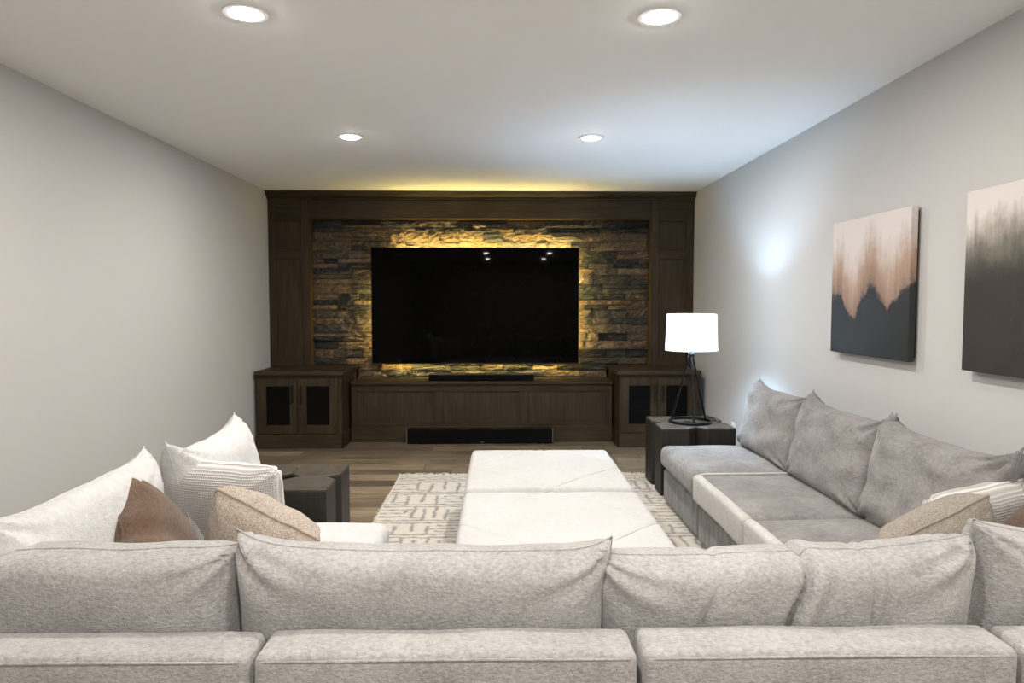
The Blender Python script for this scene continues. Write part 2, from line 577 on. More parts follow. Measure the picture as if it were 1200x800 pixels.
def baseboard(name, x0, x1, y0, y1):
    bm = bmesh.new()
    add_box(bm, x0, x1, y0, y1, 0.0, 0.125, 0.003)
    xm = (x0, x0 + 0.009) if x0 < 0 else (x1 - 0.009, x1)
    add_box(bm, xm[0], xm[1], y0, y1, 0.124, 0.142, 0.003)
    sx = (x1 - 0.002, x1 + 0.012) if x0 < 0 else (x0 - 0.012, x0 + 0.002)
    add_box(bm, sx[0], sx[1], y0, y1, 0.0, 0.018, 0.004)
    return structure(build(name, bm, M['trim']))
baseboard('baseboard_left', XL, XL + 0.016, YF, 6.60)
baseboard('baseboard_right', XR - 0.016, XR, YF, 6.60)

# floor planks, laid across the room
PW, PL = 0.182, 1.42
mesh_cache = {}
def plank_mesh(length):
    key = round(length, 2)
    if key not in mesh_cache:
        bm = bmesh.new()
        add_box(bm, -length / 2 + 0.0008, length / 2 - 0.0008, -PW / 2 + 0.0008, PW / 2 - 0.0008, -0.012, 0.0, 0.0015)
        me = bpy.data.meshes.new('plank')
        bm.normal_update(); bm.to_mesh(me); bm.free()
        me.materials.append(M['plank'])
        mesh_cache[key] = me
    return mesh_cache[key]
yy = YF + PW / 2
fl = floor.location
row = 0
while yy - PW / 2 < YB:
    x = XL - random.choice((0.18, 0.42, 0.66, 0.9, 1.14))
    while x < XR:
        a, b = max(x, XL), min(x + PL, XR)
        if b - a > 0.05:
            ln = round(b - a, 2)
            o = bpy.data.objects.new('plank', plank_mesh(ln))
            COL.objects.link(o)
            o.parent = floor
            o.location = Vector(((a + b) / 2, yy, 0)) - fl
        x += PL
    yy += PW
    row += 1

# ------------------------------------------------------------------ recessed ceiling lights
lens_mat = emit('light_lens', (1.0, 0.96, 0.91), 60.0)
def recessed_light(x, y, label):
    t = thing('recessed_light', label, 'ceiling light', (x, y, H), 'recessed ceiling lights')
    lathe('trim_ring', [(0.062, H - 0.004), (0.066, H - 0.007), (0.084, H - 0.006), (0.088, H - 0.0005), (0.062, H - 0.0005), (0.062, H - 0.004)], x, y, M['white_plastic'], t, 40)
    lathe('lens', [(0.0001, H - 0.018), (0.022, H - 0.0172), (0.042, H - 0.014), (0.056, H - 0.0085), (0.062, H - 0.001), (0.0001, H - 0.001)], x, y, lens_mat, t, 32)
    ld = bpy.data.lights.new('light_source', 'AREA')
    ld.shape = 'DISK'; ld.size = 0.10
    ld.energy = DOWNLIGHT_W
    ld.color = DOWNLIGHT_COL
    lo = bpy.data.objects.new('light_source', ld)
    COL.objects.link(lo)
    lo.parent = t
    lo.location = (0, 0, -0.0195)
    return t
recessed_light(-0.98, 2.79, 'large round white recessed light at upper left of ceiling')
recessed_light(0.628, 2.79, 'large round white recessed light at upper right of ceiling')
recessed_light(-1.0, 4.80, 'small far recessed light in ceiling, left of the television centre')
recessed_light(0.625, 4.80, 'small far recessed light in ceiling, right of the television centre')
for y in (0.75, -1.3, -3.3):
    for x, sd in ((-0.29, 'left'), (1.12, 'right')):
        recessed_light(x, y, 'recessed ceiling light behind the front sofa, %s column, %s' % (sd, {0.75: 'nearest the sofa', -1.3: 'middle of the row', -3.3: 'by the rear wall'}[y]))

# ================================================================== MEDIA WALL
CF = 7.15            # face of the columns
CZ = 0.735           # top of the cabinets' counters
SX0, SX1 = -1.925, 1.556
def column(x0, x1, label):
    t = thing('panelled_column', label, 'wood panelling', ((x0 + x1) / 2, CF, CZ), 'tall wood columns beside the stone')
    zt = 2.42
    box('backing', x0, x1, CF + 0.02, YB, CZ, zt, M['wood_z'], t)
    sw = 0.075
    box('stile', x0, x0 + sw, CF, CF + 0.02, CZ, zt, M['wood_z'], t)
    box('stile', x1 - sw, x1, CF, CF + 0.02, CZ, zt, M['wood_z'], t)
    for za, zb in ((CZ, CZ + 0.085), (1.83, 1.915), (2.21, zt)):
        box('rail', x0 + sw, x1 - sw, CF + 0.001, CF + 0.02, za, zb, M['wood_x'], t)
    for za, zb in ((CZ + 0.085, 1.83), (1.915, 2.21)):
        bm = bmesh.new()
        add_box(bm, x0 + sw + 0.002, x1 - sw - 0.002, CF + 0.010, CF + 0.021, za + 0.002, zb - 0.002, 0.006)
        p = build('panel', bm, M['wood_z'], t)
        bm = bmesh.new()
        a, b = x0 + sw, x1 - sw
        for q in ((a, a + 0.012, za, zb), (b - 0.012, b, za, zb), (a, b, za, za + 0.012), (a, b, zb - 0.012, zb)):
            add_box(bm, q[0], q[1], CF + 0.004, CF + 0.012, q[2], q[3], 0.003)
        build('bead', bm, M['wood_z'], p)
    return t
column(XL + 0.002, SX0, 'dark stained wood panelled column left of the stone')
column(SX1, XR - 0.002, 'dark stained wood panelled column right of the stone, behind the lamp')

t = thing('header', 'dark wood header board with crown moulding along the ceiling above the stone', 'wood panelling', ((SX0 + SX1) / 2, CF, 2.235))
box('board', SX0, SX1, CF + 0.008, YB, 2.235, 2.42, M['wood_x'], t)
bm = bmesh.new()
prof = [(CF - 0.004, 2.42), (CF - 0.018, 2.42), (CF - 0.018, 2.434), (CF - 0.03, 2.44), (CF - 0.052, 2.455), (CF - 0.068, 2.475), (CF - 0.074, 2.486), (CF - 0.082, 2.486), (CF - 0.082, H - 0.001), (YB, H - 0.001), (YB, 2.42)]
va = [bm.verts.new((XL + 0.002, y, z)) for y, z in prof]
vb = [bm.verts.new((XR - 0.002, y, z)) for y, z in prof]
for i in range(len(prof)):
    j = (i + 1) % len(prof)
    bm.faces.new((va[i], va[j], vb[j], vb[i]))
bm.faces.new(va); bm.faces.new(vb[::-1])
bmesh.ops.recalc_face_normals(bm, faces=bm.faces)
build('crown_moulding', bm, M['wood_x'], t)
box('edge_bead', SX0, SX1, CF + 0.002, CF + 0.02, 2.235, 2.247, M['wood_x'], t)

# ------------------------------------------------------------------ stacked stone
BT = 0.605           # bench top
stone_wall = thing('stone_wall', 'stacked split slate stone in browns and greys behind the television', 'stone wall', ((SX0 + SX1) / 2, 7.36, BT))
bm = bmesh.new()
add_box(bm, SX0 + 0.001, SX1 - 0.001, 7.33, YB - 0.002, CZ + 0.002, 2.234)
add_box(bm, -1.466, 1.117, 7.33, YB - 0.002, BT + 0.002, CZ + 0.002)
build('backing', bm, M['mortar'], stone_wall)
TVX0, TVX1, TVZ0, TVZ1 = -1.303, 0.818, 0.757, 1.945
rs = random.Random(21)
def stone(x0, x1, z0, z1, depth):
    w, h = x1 - x0, z1 - z0
    bm = bmesh.new()
    nx = max(4, min(11, int(w / 0.03))); nzv = 4
    yb, yf = 7.335, 7.305 - depth
    sd = rs.uniform(0, 100)
    tilt = rs.uniform(-0.006, 0.006); tilt2 = rs.uniform(-0.006, 0.006)
    grid = []
    for j in range(nzv + 1):
        rw = []
        for i in range(nx + 1):
            u, v = i / nx, j / nzv
            x = x0 + 0.0018 + (w - 0.0036) * u
            z = z0 + 0.0018 + (h - 0.0036) * v
            y = yf + nz(x * 20 + sd, z * 34, sd) * 0.018 + nz(x * 55 + sd, z * 80, sd + 7) * 0.009 + tilt * (u - .5) * 2 + tilt2 * (v - .5) * 2
            if i in (0, nx) or j in (0, nzv):
                y += rs.uniform(0.003, 0.013)
            rw.append(bm.verts.new((x, y, z)))
        grid.append(rw)
    for j in range(nzv):
        for i in range(nx):
            bm.faces.new((grid[j][i], grid[j][i + 1], grid[j + 1][i + 1], grid[j + 1][i]))
    loop = [grid[0][i] for i in range(nx + 1)] + [grid[j][nx] for j in range(1, nzv + 1)] + [grid[nzv][i] for i in range(nx - 1, -1, -1)] + [grid[j][0] for j in range(nzv - 1, 0, -1)]
    back = [bm.verts.new((v.co.x, yb, v.co.z)) for v in loop]
    m = len(loop)
    for i in range(m):
        k = (i + 1) % m
        bm.faces.new((loop[k], loop[i], back[i], back[k]))
    return build('stone', bm, M['stone'], stone_wall)
z = BT + 0.003
rows = []
while z < 2.233:
    h = rs.choice((0.05, 0.066, 0.08, 0.09, 0.098)) if len(rows) > 1 else 0.067
    if z + h > 2.19: h = 2.233 - z
    rows.append((z, z + h)); z += h
ns = 0
for (za, zb) in rows:
    xa, xb = (SX0 + 0.001, SX1 - 0.001) if za > CZ else (-1.466, 1.117)
    x = xa
    while x < xb - 1e-4:
        w = rs.choice((0.11, 0.15, 0.2, 0.25, 0.31, 0.4))
        if xb - (x + w) < 0.09: w = xb - x
        d = rs.choice((0.0, 0.008, 0.016, 0.026, 0.038))
        hidden = x > TVX0 + 0.2 and x + w < TVX1 - 0.2 and za > TVZ0 + 0.16 and zb < TVZ1 - 0.16
        if not hidden:
            # some pieces are two thin strips
            if zb - za > 0.07 and rs.random() < 0.28:
                zm = za + (zb - za) * rs.uniform(0.4, 0.6)
                stone(x, x + w, za, zm, d); stone(x, x + w, zm, zb, rs.choice((0.002, 0.012, 0.02)))
                ns += 2
            else:
                stone(x, x + w, za, zb, d); ns += 1
        x += w

# ------------------------------------------------------------------ low bench
BF = 6.93
t = thing('media_bench', 'low dark wood panelled bench between the two cabinets, under the television', 'bench', ((SX0 + SX1) / 2, BF, 0))
bx0, bx1 = -1.47, 1.128
box('carcass', bx0, bx1, BF + 0.02, YB - 0.13, 0.0, 0.575, M['wood_x'], t)
box('bench_top', bx0, bx1, BF - 0.03, YB - 0.13, 0.575, BT, M['wood_x'], t, 0.003)
box('plinth', bx0, bx1, BF - 0.024, BF + 0.02, 0.0, 0.165, M['wood_x'], t, 0.003)
def px(p, y): return (p - 585.0) / 820.0 * y
st = [(bx0, px(418, BF)), (px(508, BF), px(518.5, BF)), (px(608.5, BF), px(619, BF)), (px(711, BF), bx1)]
box('rail', bx0, bx1, BF, BF + 0.021, 0.505, 0.575, M['wood_x'], t)
box('rail', bx0, bx1, BF, BF + 0.021, 0.165, 0.185, M['wood_x'], t)
for a, b in st:
    box('stile', a, b, BF + 0.001, BF + 0.021, 0.185, 0.505, M['wood_z'], t)
for i in range(3):
    a, b = st[i][1], st[i + 1][0]
    p = box('panel', a + 0.001, b - 0.001, BF + 0.012, BF + 0.022, 0.186, 0.504, M['wood_z'], t, 0.002)
    bm = bmesh.new()
    for q in ((a, a + 0.01, 0.185, 0.505), (b - 0.01, b, 0.185, 0.505), (a, b, 0.185, 0.195), (a, b, 0.495, 0.505)):
        add_box(bm, q[0], q[1], BF + 0.005, BF + 0.014, q[2], q[3], 0.002)
    build('bead', bm, M['wood_x'], p)

# ------------------------------------------------------------------ side cabinets
KF = 6.64
def cabinet(x0, x1, doors, inserts, handles, label, inner):
    t = thing('media_cabinet', label, 'cabinet', ((x0 + x1) / 2, KF, 0), 'cabinets at the ends of the bench')
    box('body', x0, x1, KF, YB - 0.005, 0.0, 0.70, M['wood_z'], t, 0.002)
    cx0, cx1 = (x0 - 0.004, x1 + 0.028) if inner > 0 else (x0 - 0.028, x1 + 0.004)
    box('countertop', cx0, cx1, KF - 0.04, YB - 0.005, 0.70, CZ, M['wood_x'], t, 0.004, 2)
    # splash rail at the back against the stone
    sx = (x1 - 0.4, x1 + 0.024) if inner > 0 else (x0 - 0.024, x0 + 0.37)
    bm = bmesh.new()
    add_box(bm, x0 - 0.002 - (0.016 if inner < 0 else 0), x1 + 0.002 + (0.016 if inner > 0 else 0), KF - 0.018, 6.90 if False else KF + 0.02, 0.0, 0.135, 0.003)
    ex = (x1, x1 + 0.016) if inner > 0 else (x0 - 0.016, x0)
    add_box(bm, ex[0], ex[1], KF - 0.018, BF + 0.0, 0.0, 0.135, 0.003)
    build('plinth', bm, M['wood_x'], t)
    for (da, db), (ia, ib), hx in zip(doors, inserts, handles):
        dz0, dz1 = 0.142, 0.668
        iz0, iz1 = 0.224, 0.594
        bm = bmesh.new()
        y0, y1 = KF - 0.02, KF - 0.001
        for q in ((da, ia, dz0, dz1), (ib, db, dz0, dz1), (ia, ib, dz0, iz0), (ia, ib, iz1, dz1)):
            add_box(bm, q[0], q[1], y0, y1, q[2], q[3], 0.0015)
        d = build('door', bm, M['wood_z'], t)
        box('mesh_insert', ia - 0.001, ib + 0.001, KF - 0.012, KF - 0.004, iz0 - 0.001, iz1 + 0.001, M['mesh_black'], d, 0)
        bm = bmesh.new()
        add_box(bm, hx - 0.009, hx + 0.009, y0 - 0.03, y0 - 0.018, 0.436, 0.605, 0.004, 2)
        add_box(bm, hx - 0.007, hx + 0.007, y0 - 0.02, y0 + 0.001, 0.446, 0.462, 0.002)
        add_box(bm, hx - 0.007, hx + 0.007, y0 - 0.02, y0 + 0.001, 0.579, 0.595, 0.002)
        h = build('handle', bm, M['bronze'], d)
    return t
cabinet(-2.305, -1.497, [(-2.292, -1.914), (-1.908, -1.532)], [(-2.205, -1.985), (-1.825, -1.612)], [-1.957, -1.872],
        'dark wood two-door cabinet with black inserts by the left wall', 1)
cabinet(1.148, 1.925, [(1.158, 1.510), (1.514, 1.90)], [(1.238, 1.444), (1.600, 1.800)], [1.483, 1.562],
        'dark wood two-door cabinet behind the lamp and side table', -1)

# ------------------------------------------------------------------ television
TY = 7.165
t = thing('television', 'large black flat screen television mounted on the stone', 'television', ((TVX0 + TVX1) / 2, TY + 0.04, TVZ0))
box('rear_shell', TVX0 + 0.012, TVX1 - 0.012, TY + 0.012, TY + 0.045, TVZ0 + 0.012, TVZ1 - 0.012, M['black'], t, 0.004)
bm = bmesh.new()
e = 0.007
for q in ((TVX0, TVX0 + e, TVZ0, TVZ1), (TVX1 - e, TVX1, TVZ0, TVZ1), (TVX0 + e, TVX1 - e, TVZ0, TVZ0 + e * 1.6), (TVX0 + e, TVX1 - e, TVZ1 - e, TVZ1)):
    add_box(bm, q[0], q[1], TY - 0.004, TY + 0.014, q[2], q[3], 0.0015)
build('bezel', bm, M['black'], t)
box('screen', TVX0 + 0.005, TVX1 - 0.005, TY, TY + 0.008, TVZ0 + 0.008, TVZ1 - 0.005, M['screen'], t, 0)
box('wall_mount', -0.55, 0.05, TY + 0.045, 7.332, 1.15, 1.55, M['black'], t, 0.004)
strip = emit('warm_light_strip', STRIP_COL, STRIP_STRENGTH)
for q in ((px(466, 7.2), TVX1 - 0.05, TVZ1 - 0.028, TVZ1 - 0.015), (TVX0 + 0.15, TVX1 - 0.13, TVZ0 + 0.050, TVZ0 + 0.057),
          (TVX1 - 0.064, TVX1 - 0.059, TVZ0 + 0.12, TVZ1 - 0.10), (TVX0 + 0.080, TVX0 + 0.084, TVZ0 + 0.12, TVZ1 - 0.38)):
    box('light_strip', q[0], q[1], TY + 0.046, TY + 0.052, q[2], q[3], strip, t, 0)

# soundbar on the bench, long speaker on the floor
sx0, sx1 = px(502, 6.96), px(626, 6.96)
t = thing('soundbar', 'slim black soundbar on the bench under the television', 'soundbar', ((sx0 + sx1) / 2, 7.0, BT))
box('cabinet_shell', sx0, sx1, 6.955, 7.05, BT + 0.004, BT + 0.070, M['black'], t, 0.008, 2)
box('grille', sx0 + 0.006, sx1 - 0.006, 6.951, 6.958, BT + 0.010, BT + 0.062, M['mesh_black'], t, 0.002)
box('foot', sx0 + 0.1, sx0 + 0.16, 6.97, 7.03, BT, BT + 0.006, M['black'], t, 0)
box('foot', sx1 - 0.16, sx1 - 0.1, 6.97, 7.03, BT, BT + 0.006, M['black'], t, 0)

cx0, cx1 = px(475.5, 6.81), px(648.5, 6.81)
t = thing('floor_speaker', 'long black centre speaker with grey ends on the floor against the bench', 'speaker', ((cx0 + cx1) / 2, 6.85, 0))
box('cabinet_shell', cx0 + 0.006, cx1 - 0.006, 6.806, 6.90, 0.006, 0.148, M['black'], t, 0.003)
box('end_cap', cx0, cx0 + 0.007, 6.80, 6.90, 0.004, 0.150, M['silver'], t, 0.002)
box('end_cap', cx1 - 0.007, cx1, 6.80, 6.90, 0.004, 0.150, M['silver'], t, 0.002)
box('grille', cx0 + 0.008, cx1 - 0.008, 6.799, 6.807, 0.010, 0.145, M['mesh_black'], t, 0.002)
box('badge', -0.185, -0.150, 6.7975, 6.800, 0.018, 0.024, M['silver'], t, 0)
for a in (cx0 + 0.12, cx1 - 0.16):
    box('foot', a, a + 0.04, 6.82, 6.88, 0.0, 0.007, M['black'], t, 0)

# ================================================================== WALL ART, OUTLET
A1 = art_mat('ragged_ground_painting',
             [(0.0, 0.40), (0.15, 0.43), (0.27, 0.26), (0.36, 0.27), (0.43, 0.40), (0.54, 0.51), (0.64, 0.42), (0.76, 0.33), (0.88, 0.42), (1.0, 0.50)],
             [(0.0, (0.20, 0.135, 0.105)), (0.10, (0.31, 0.205, 0.15)), (0.22, (0.40, 0.285, 0.215)), (0.34, (0.54, 0.46, 0.42)), (0.48, (0.64, 0.58, 0.55))],
             [(0.0075, 0.0098, 0.0100), (0.0185, 0.0225, 0.0222), 0.03], 14, 0.35)
A2 = art_mat('misty_green_painting',
             [(0.0, 0.46), (0.25, 0.50), (0.5, 0.53), (0.75, 0.52), (1.0, 0.56)],
             [(0.0, (0.045, 0.037, 0.027)), (0.10, (0.085, 0.078, 0.060)), (0.20, (0.155, 0.145, 0.118)), (0.28, (0.33, 0.29, 0.255)), (0.40, (0.66, 0.60, 0.57))],
             [(0.013, 0.0100, 0.0078), (0.034, 0.027, 0.0215), 0.16], 8, 0.22)
canvas_edge = plain('canvas_edge', (0.24, 0.215, 0.19), 0.8)
def picture(yf, yn, z0, z1, mat, label):
    t = thing('canvas_painting', label, 'painting', (XR - 0.012, (yf + yn) / 2, z0), 'paintings on the right wall')
    bm = bmesh.new()
    add_box(bm, XR - 0.05, XR - 0.016, yn, yf, z0, z1, 0.003, 2)
    build('canvas', bm, mat, t)
    bm = bmesh.new()
    e = 0.03
    for q in ((yn + .02, yf - .02, z0 + .02, z0 + .05), (yn + .02, yf - .02, z1 - .05, z1 - .02), (yn + .02, yn + .05, z0 + .05, z1 - .05), (yf - .05, yf - .02, z0 + .05, z1 - .05)):
        add_box(bm, XR - 0.018, XR - 0.0005, q[0], q[1], q[2], q[3])
    build('stretcher', bm, M['black'], t)
picture(4.06, 3.285, 1.10, 1.838, A1, 'canvas painting of a ragged dark ground under pink sky, nearer the lamp')
picture(2.895, 2.12, 1.10, 1.838, A2, 'canvas painting of brown and green mist under pale sky, cut by photo edge')

t = thing('wall_outlet', 'white electrical outlet on right wall beside the side table', 'outlet', (XR, 5.86, 0.31))
box('cover_plate', XR - 0.006, XR - 0.0002, 5.82, 5.90, 0.25, 0.37, M['white_plastic'], t, 0.002)
for zc in (0.285, 0.335):
    r_ = box('receptacle', XR - 0.009, XR - 0.005, 5.84, 5.88, zc - 0.017, zc + 0.017, M['trim'], t, 0.0015)
    bm = bmesh.new()
    add_box(bm, XR - 0.0095, XR - 0.0085, 5.848, 5.851, zc - 0.004, zc + 0.008)
    add_box(bm, XR - 0.0095, XR - 0.0085, 5.868, 5.871, zc - 0.004, zc + 0.008)
    build('slot', bm, M['black'], r_)

# ================================================================== RUG
RX0, RX1, RY0, RY1 = -0.785, 1.42, 2.34, 5.53
RT = 0.016
RF = 0.020          # where feet stand on the pile
def make_rug():
    t = thing('area_rug', 'cream shaggy wool rug with grey broken maze lines under the ottomans', 'rug', ((RX0 + RX1) / 2, (RY0 + RY1) / 2, 0))
    nx, ny = 250, 370
    xs = np.linspace(RX0, RX1, nx + 1); ys = np.linspace(RY0, RY1, ny + 1)
    X, Y = np.meshgrid(xs, ys)
    def wob(a, b, k):
        return (np.sin(a * 31 + b * 17 + k) + np.sin(a * 53 - b * 41 + k * 2.1) * .6 + np.sin(b * 67 + a * 23 + k * 3.7) * .5 + np.sin(a*140+b*97+k)*.35) * 0.0045
    Xw = X + wob(X, Y, 1.0); Yw = Y + wob(Y, X, 4.0)
    U = Xw - RX0; V = RY1 - Yw
    line = np.zeros_like(X)
    def seg(mask, dist, wdt=0.0102):
        nonlocal line
        line = np.maximum(line, np.where(mask, np.exp(-(dist / wdt) ** 2), 0))
    rr = random.Random(5)
    # long lines across, then bands of short upright and flat dashes between them
    v = 0.06
    for k in range(3):
        seg(np.ones_like(X, bool), V - v); v += 0.055
    band = 0
    while v < RY1 - RY0:
        hb = rr.choice((0.22, 0.26, 0.30))
        seg(np.ones_like(X, bool), V - v)
        u = 0.05 if band % 2 else -0.08
        k = band % 2
        while u < RX1 - RX0:
            wb = rr.choice((0.22, 0.26, 0.30))
            inside = (U >= u) & (U < u + wb) & (V > v) & (V < v + hb)
            if k % 2:
                n = 3
                for i in range(n + 1):
                    a = u + wb * i / n
                    lo = v + (0.05 if i % 2 else 0.0); hi = v + hb - (0.0 if i % 2 else 0.05)
                    seg((V > lo) & (V < hi), U - a)
                seg(inside & (U < u + wb / n), V - (v + hb - 0.05))
            else:
                n = 4
                for i in range(1, n):
                    a = v + hb * i / n
                    lo = u + (0.05 if i % 2 else 0.0); hi = u + wb - (0.0 if i % 2 else 0.05)
                    seg((U > lo) & (U < hi), V - a)
                if rr.random() < 0.6:
                    seg((V > v + hb * .25) & (V < v + hb * .5), U - (u + wb - 0.05))
            u += wb; k += 1
        v += hb
        for k2 in range(rr.choice((1, 2))):
            seg(np.ones_like(X, bool), V - v); v += 0.05
        band += 1
    rng = np.random.RandomState(3)
    jag = rng.rand(*X.shape)
    line = np.clip(line * (0.85 + 0.3 * jag), 0, 1)
    Z = RT + 0.0035 * (rng.rand(*X.shape) - .5) - 0.0035 * line + 0.002 * np.sin(X * 60) * np.sin(Y * 55)
    Z = np.minimum(Z, 0.0195)
    ed = np.minimum(np.minimum(X - RX0, RX1 - X), np.minimum(Y - RY0, RY1 - Y))
    Z = np.where(ed < 0.004, 0.002, Z)
    XX = X + (rng.rand(*X.shape) - .5) * 0.006
    YY = Y + (rng.rand(*X.shape) - .5) * 0.006
    off = t.location
    co = np.stack([XX - off.x, YY - off.y, Z - off.z], -1).reshape(-1, 3)
    idx = np.arange((nx + 1) * (ny + 1)).reshape(ny + 1, nx + 1)
    fc = np.stack([idx[:-1, :-1], idx[:-1, 1:], idx[1:, 1:], idx[1:, :-1]], -1).reshape(-1, 4)
    me = bpy.data.meshes.new('pile')
    me.from_pydata(co.tolist(), [], fc.tolist())
    at = me.attributes.new('yarn', 'FLOAT', 'POINT')
    at.data.foreach_set('value', line.reshape(-1).astype(np.float32))
    me.polygons.foreach_set('use_smooth', [True] * len(me.polygons))
    link_mesh('pile', me, M['rug'], t)
    # fringe along both ends and shaggy sides
    bm = bmesh.new()
    def strand(p, d, ln, r):
        d = Vector(d).normalized()
        s = d.cross(Vector((0, 0, 1))).normalized() * r
        m1 = Vector(p) + d * ln * .5 + Vector((0, 0, rr.uniform(0.0, 0.009)))
        e1 = Vector(p) + d * ln + Vector((rr.uniform(-.012, .012), 0, -Vector(p).z + 0.003 + rr.uniform(0, .009)))
        b0 = [bm.verts.new(Vector(p) + s), bm.verts.new(Vector(p) - s), bm.verts.new(Vector(p) + Vector((0, 0, r * 1.6)))]
        b1 = [bm.verts.new(m1 + s), bm.verts.new(m1 - s), bm.verts.new(m1 + Vector((0, 0, r * 1.6)))]
        ee = bm.verts.new(e1)
        for k in range(3):
            q = (k + 1) % 3
            bm.faces.new((b0[k], b0[q], b1[q], b1[k]))
            bm.faces.new((b1[k], b1[q], ee))
    x = RX0
    while x < RX1:
        for yv, dy in ((RY1 - 0.01, 1), (RY0 + 0.01, -1)):
            strand((x, yv, 0.008), (rr.uniform(-.7, .7), dy, 0), rr.uniform(0.03, 0.10), rr.uniform(0.002, 0.004))
        x += 0.0065
    y = RY0
    while y < RY1:
        for xv, dx in ((RX0 + 0.006, -1), (RX1 - 0.006, 1)):
            strand((xv, y, 0.010), (dx, rr.uniform(-.8, .8), 0), rr.uniform(0.008, 0.022), rr.uniform(0.002, 0.004))
        y += 0.008
    bmesh.ops.recalc_face_normals(bm, faces=bm.faces)
    f = build('fringe', bm, M['fringe'], t)
    f['kind'] = 'stuff'
make_rug()

# ================================================================== OTTOMANS
def ottoman(x0, x1, y0, y1, label):
    t = thing('ottoman', label, 'ottoman', ((x0 + x1) / 2, (y0 + y1) / 2, RF), 'white ottomans')
    soft_box('body', x0 + 0.012, x1 - 0.012, y0 + 0.012, y1 - 0.012, 0.07, 0.30, 0.02, M['ottoman'], t, wob=0.003, step=0.12)
    # lid: rounded slab whose top is sewn from a diamond and four corner pieces
    zt, zb, r = 0.415, 0.298, 0.035
    bm = bmesh.new()
    n = 72
    c = ((x0 + x1) / 2, (y0 + y1) / 2)
    hx, hy = (x1 - x0) / 2, (y1 - y0) / 2
    def ss(i):
        a = -1 + 2 * i / n
        return a
    rows_ = []
    for j in range(n + 1):
        rw = []
        for i in range(n + 1):
            u, v = ss(i), ss(j)
            x, y = u * hx, v * hy
            dx, dy = max(0, abs(x) - (hx - r)), max(0, abs(y) - (hy - r))
            d = math.hypot(dx, dy)
            if d > r:
                k = r / d
                x = math.copysign((hx - r) + dx * k, x) if dx > 0 else x
                y = math.copysign((hy - r) + dy * k, y) if dy > 0 else y
                d = r
            zz = zt - r + math.sqrt(max(0, r * r - d * d))
            dia = abs(abs(u) + abs(v) - 1) * 0.45
            zz += 0.012 * (1 - u ** 4) * (1 - v ** 4)
            zz -= 0.010 * math.exp(-(dia / 0.010) ** 2)
            zz += 0.003 * nz(x * 6, y * 6, c[1])
            rw.append(bm.verts.new((c[0] + x, c[1] + y, zz)))
        rows_.append(rw)
    for j in range(n):
        for i in range(n):
            bm.faces.new((rows_[j][i], rows_[j][i + 1], rows_[j + 1][i + 1], rows_[j + 1][i]))
    loop = [rows_[0][i] for i in range(n)] + [rows_[j][n] for j in range(n)] + [rows_[n][i] for i in range(n, 0, -1)] + [rows_[j][0] for j in range(n, 0, -1)]
    low = [bm.verts.new((v.co.x, v.co.y, zb)) for v in loop]
    for i in range(len(loop)):
        k = (i + 1) % len(loop)
        bm.faces.new((loop[k], loop[i], low[i], low[k]))
    bm.faces.new(low[::-1])
    bmesh.ops.recalc_face_normals(bm, faces=bm.faces)
    lid = build('lid', bm, M['ottoman'], t, smooth=True, auto=60)
    pts = [(c[0] + hx * .985, c[1]), (c[0], c[1] + hy * .985), (c[0] - hx * .985, c[1]), (c[0], c[1] - hy * .985)]
    for k in range(4):
        (ax, ay), (bx_, by_) = pts[k], pts[(k + 1) % 4]
        path = []
        for q in range(15):
            f = q / 14
            u, v = (ax + (bx_ - ax) * f - c[0]) / hx, (ay + (by_ - ay) * f - c[1]) / hy
            path.append((c[0] + u * hx, c[1] + v * hy, zt - 0.0065 + 0.012 * (1 - u ** 4) * (1 - v ** 4) - (0.008 if q in (0, 14) else 0)))
        tube('seam', path, 0.002, M['ottoman'], lid, 6)
    for sx in (-1, 1):
        for sy in (-1, 1):
            a, b = c[0] + sx * (hx - 0.07), c[1] + sy * (hy - 0.07)
            box('foot', a - 0.03, a + 0.03, b - 0.03, b + 0.03, RF, 0.072, M['table_side'], t, 0.003)
OX0, OX1 = -0.185, 0.715
ottoman(OX0, OX1, 3.60, 4.575, 'white square ottoman with diamond seams, the far one by the floor speaker')
ottoman(OX0, OX1, 2.55, 3.548, 'white square ottoman with diamond seams, the near one behind the front sofa')

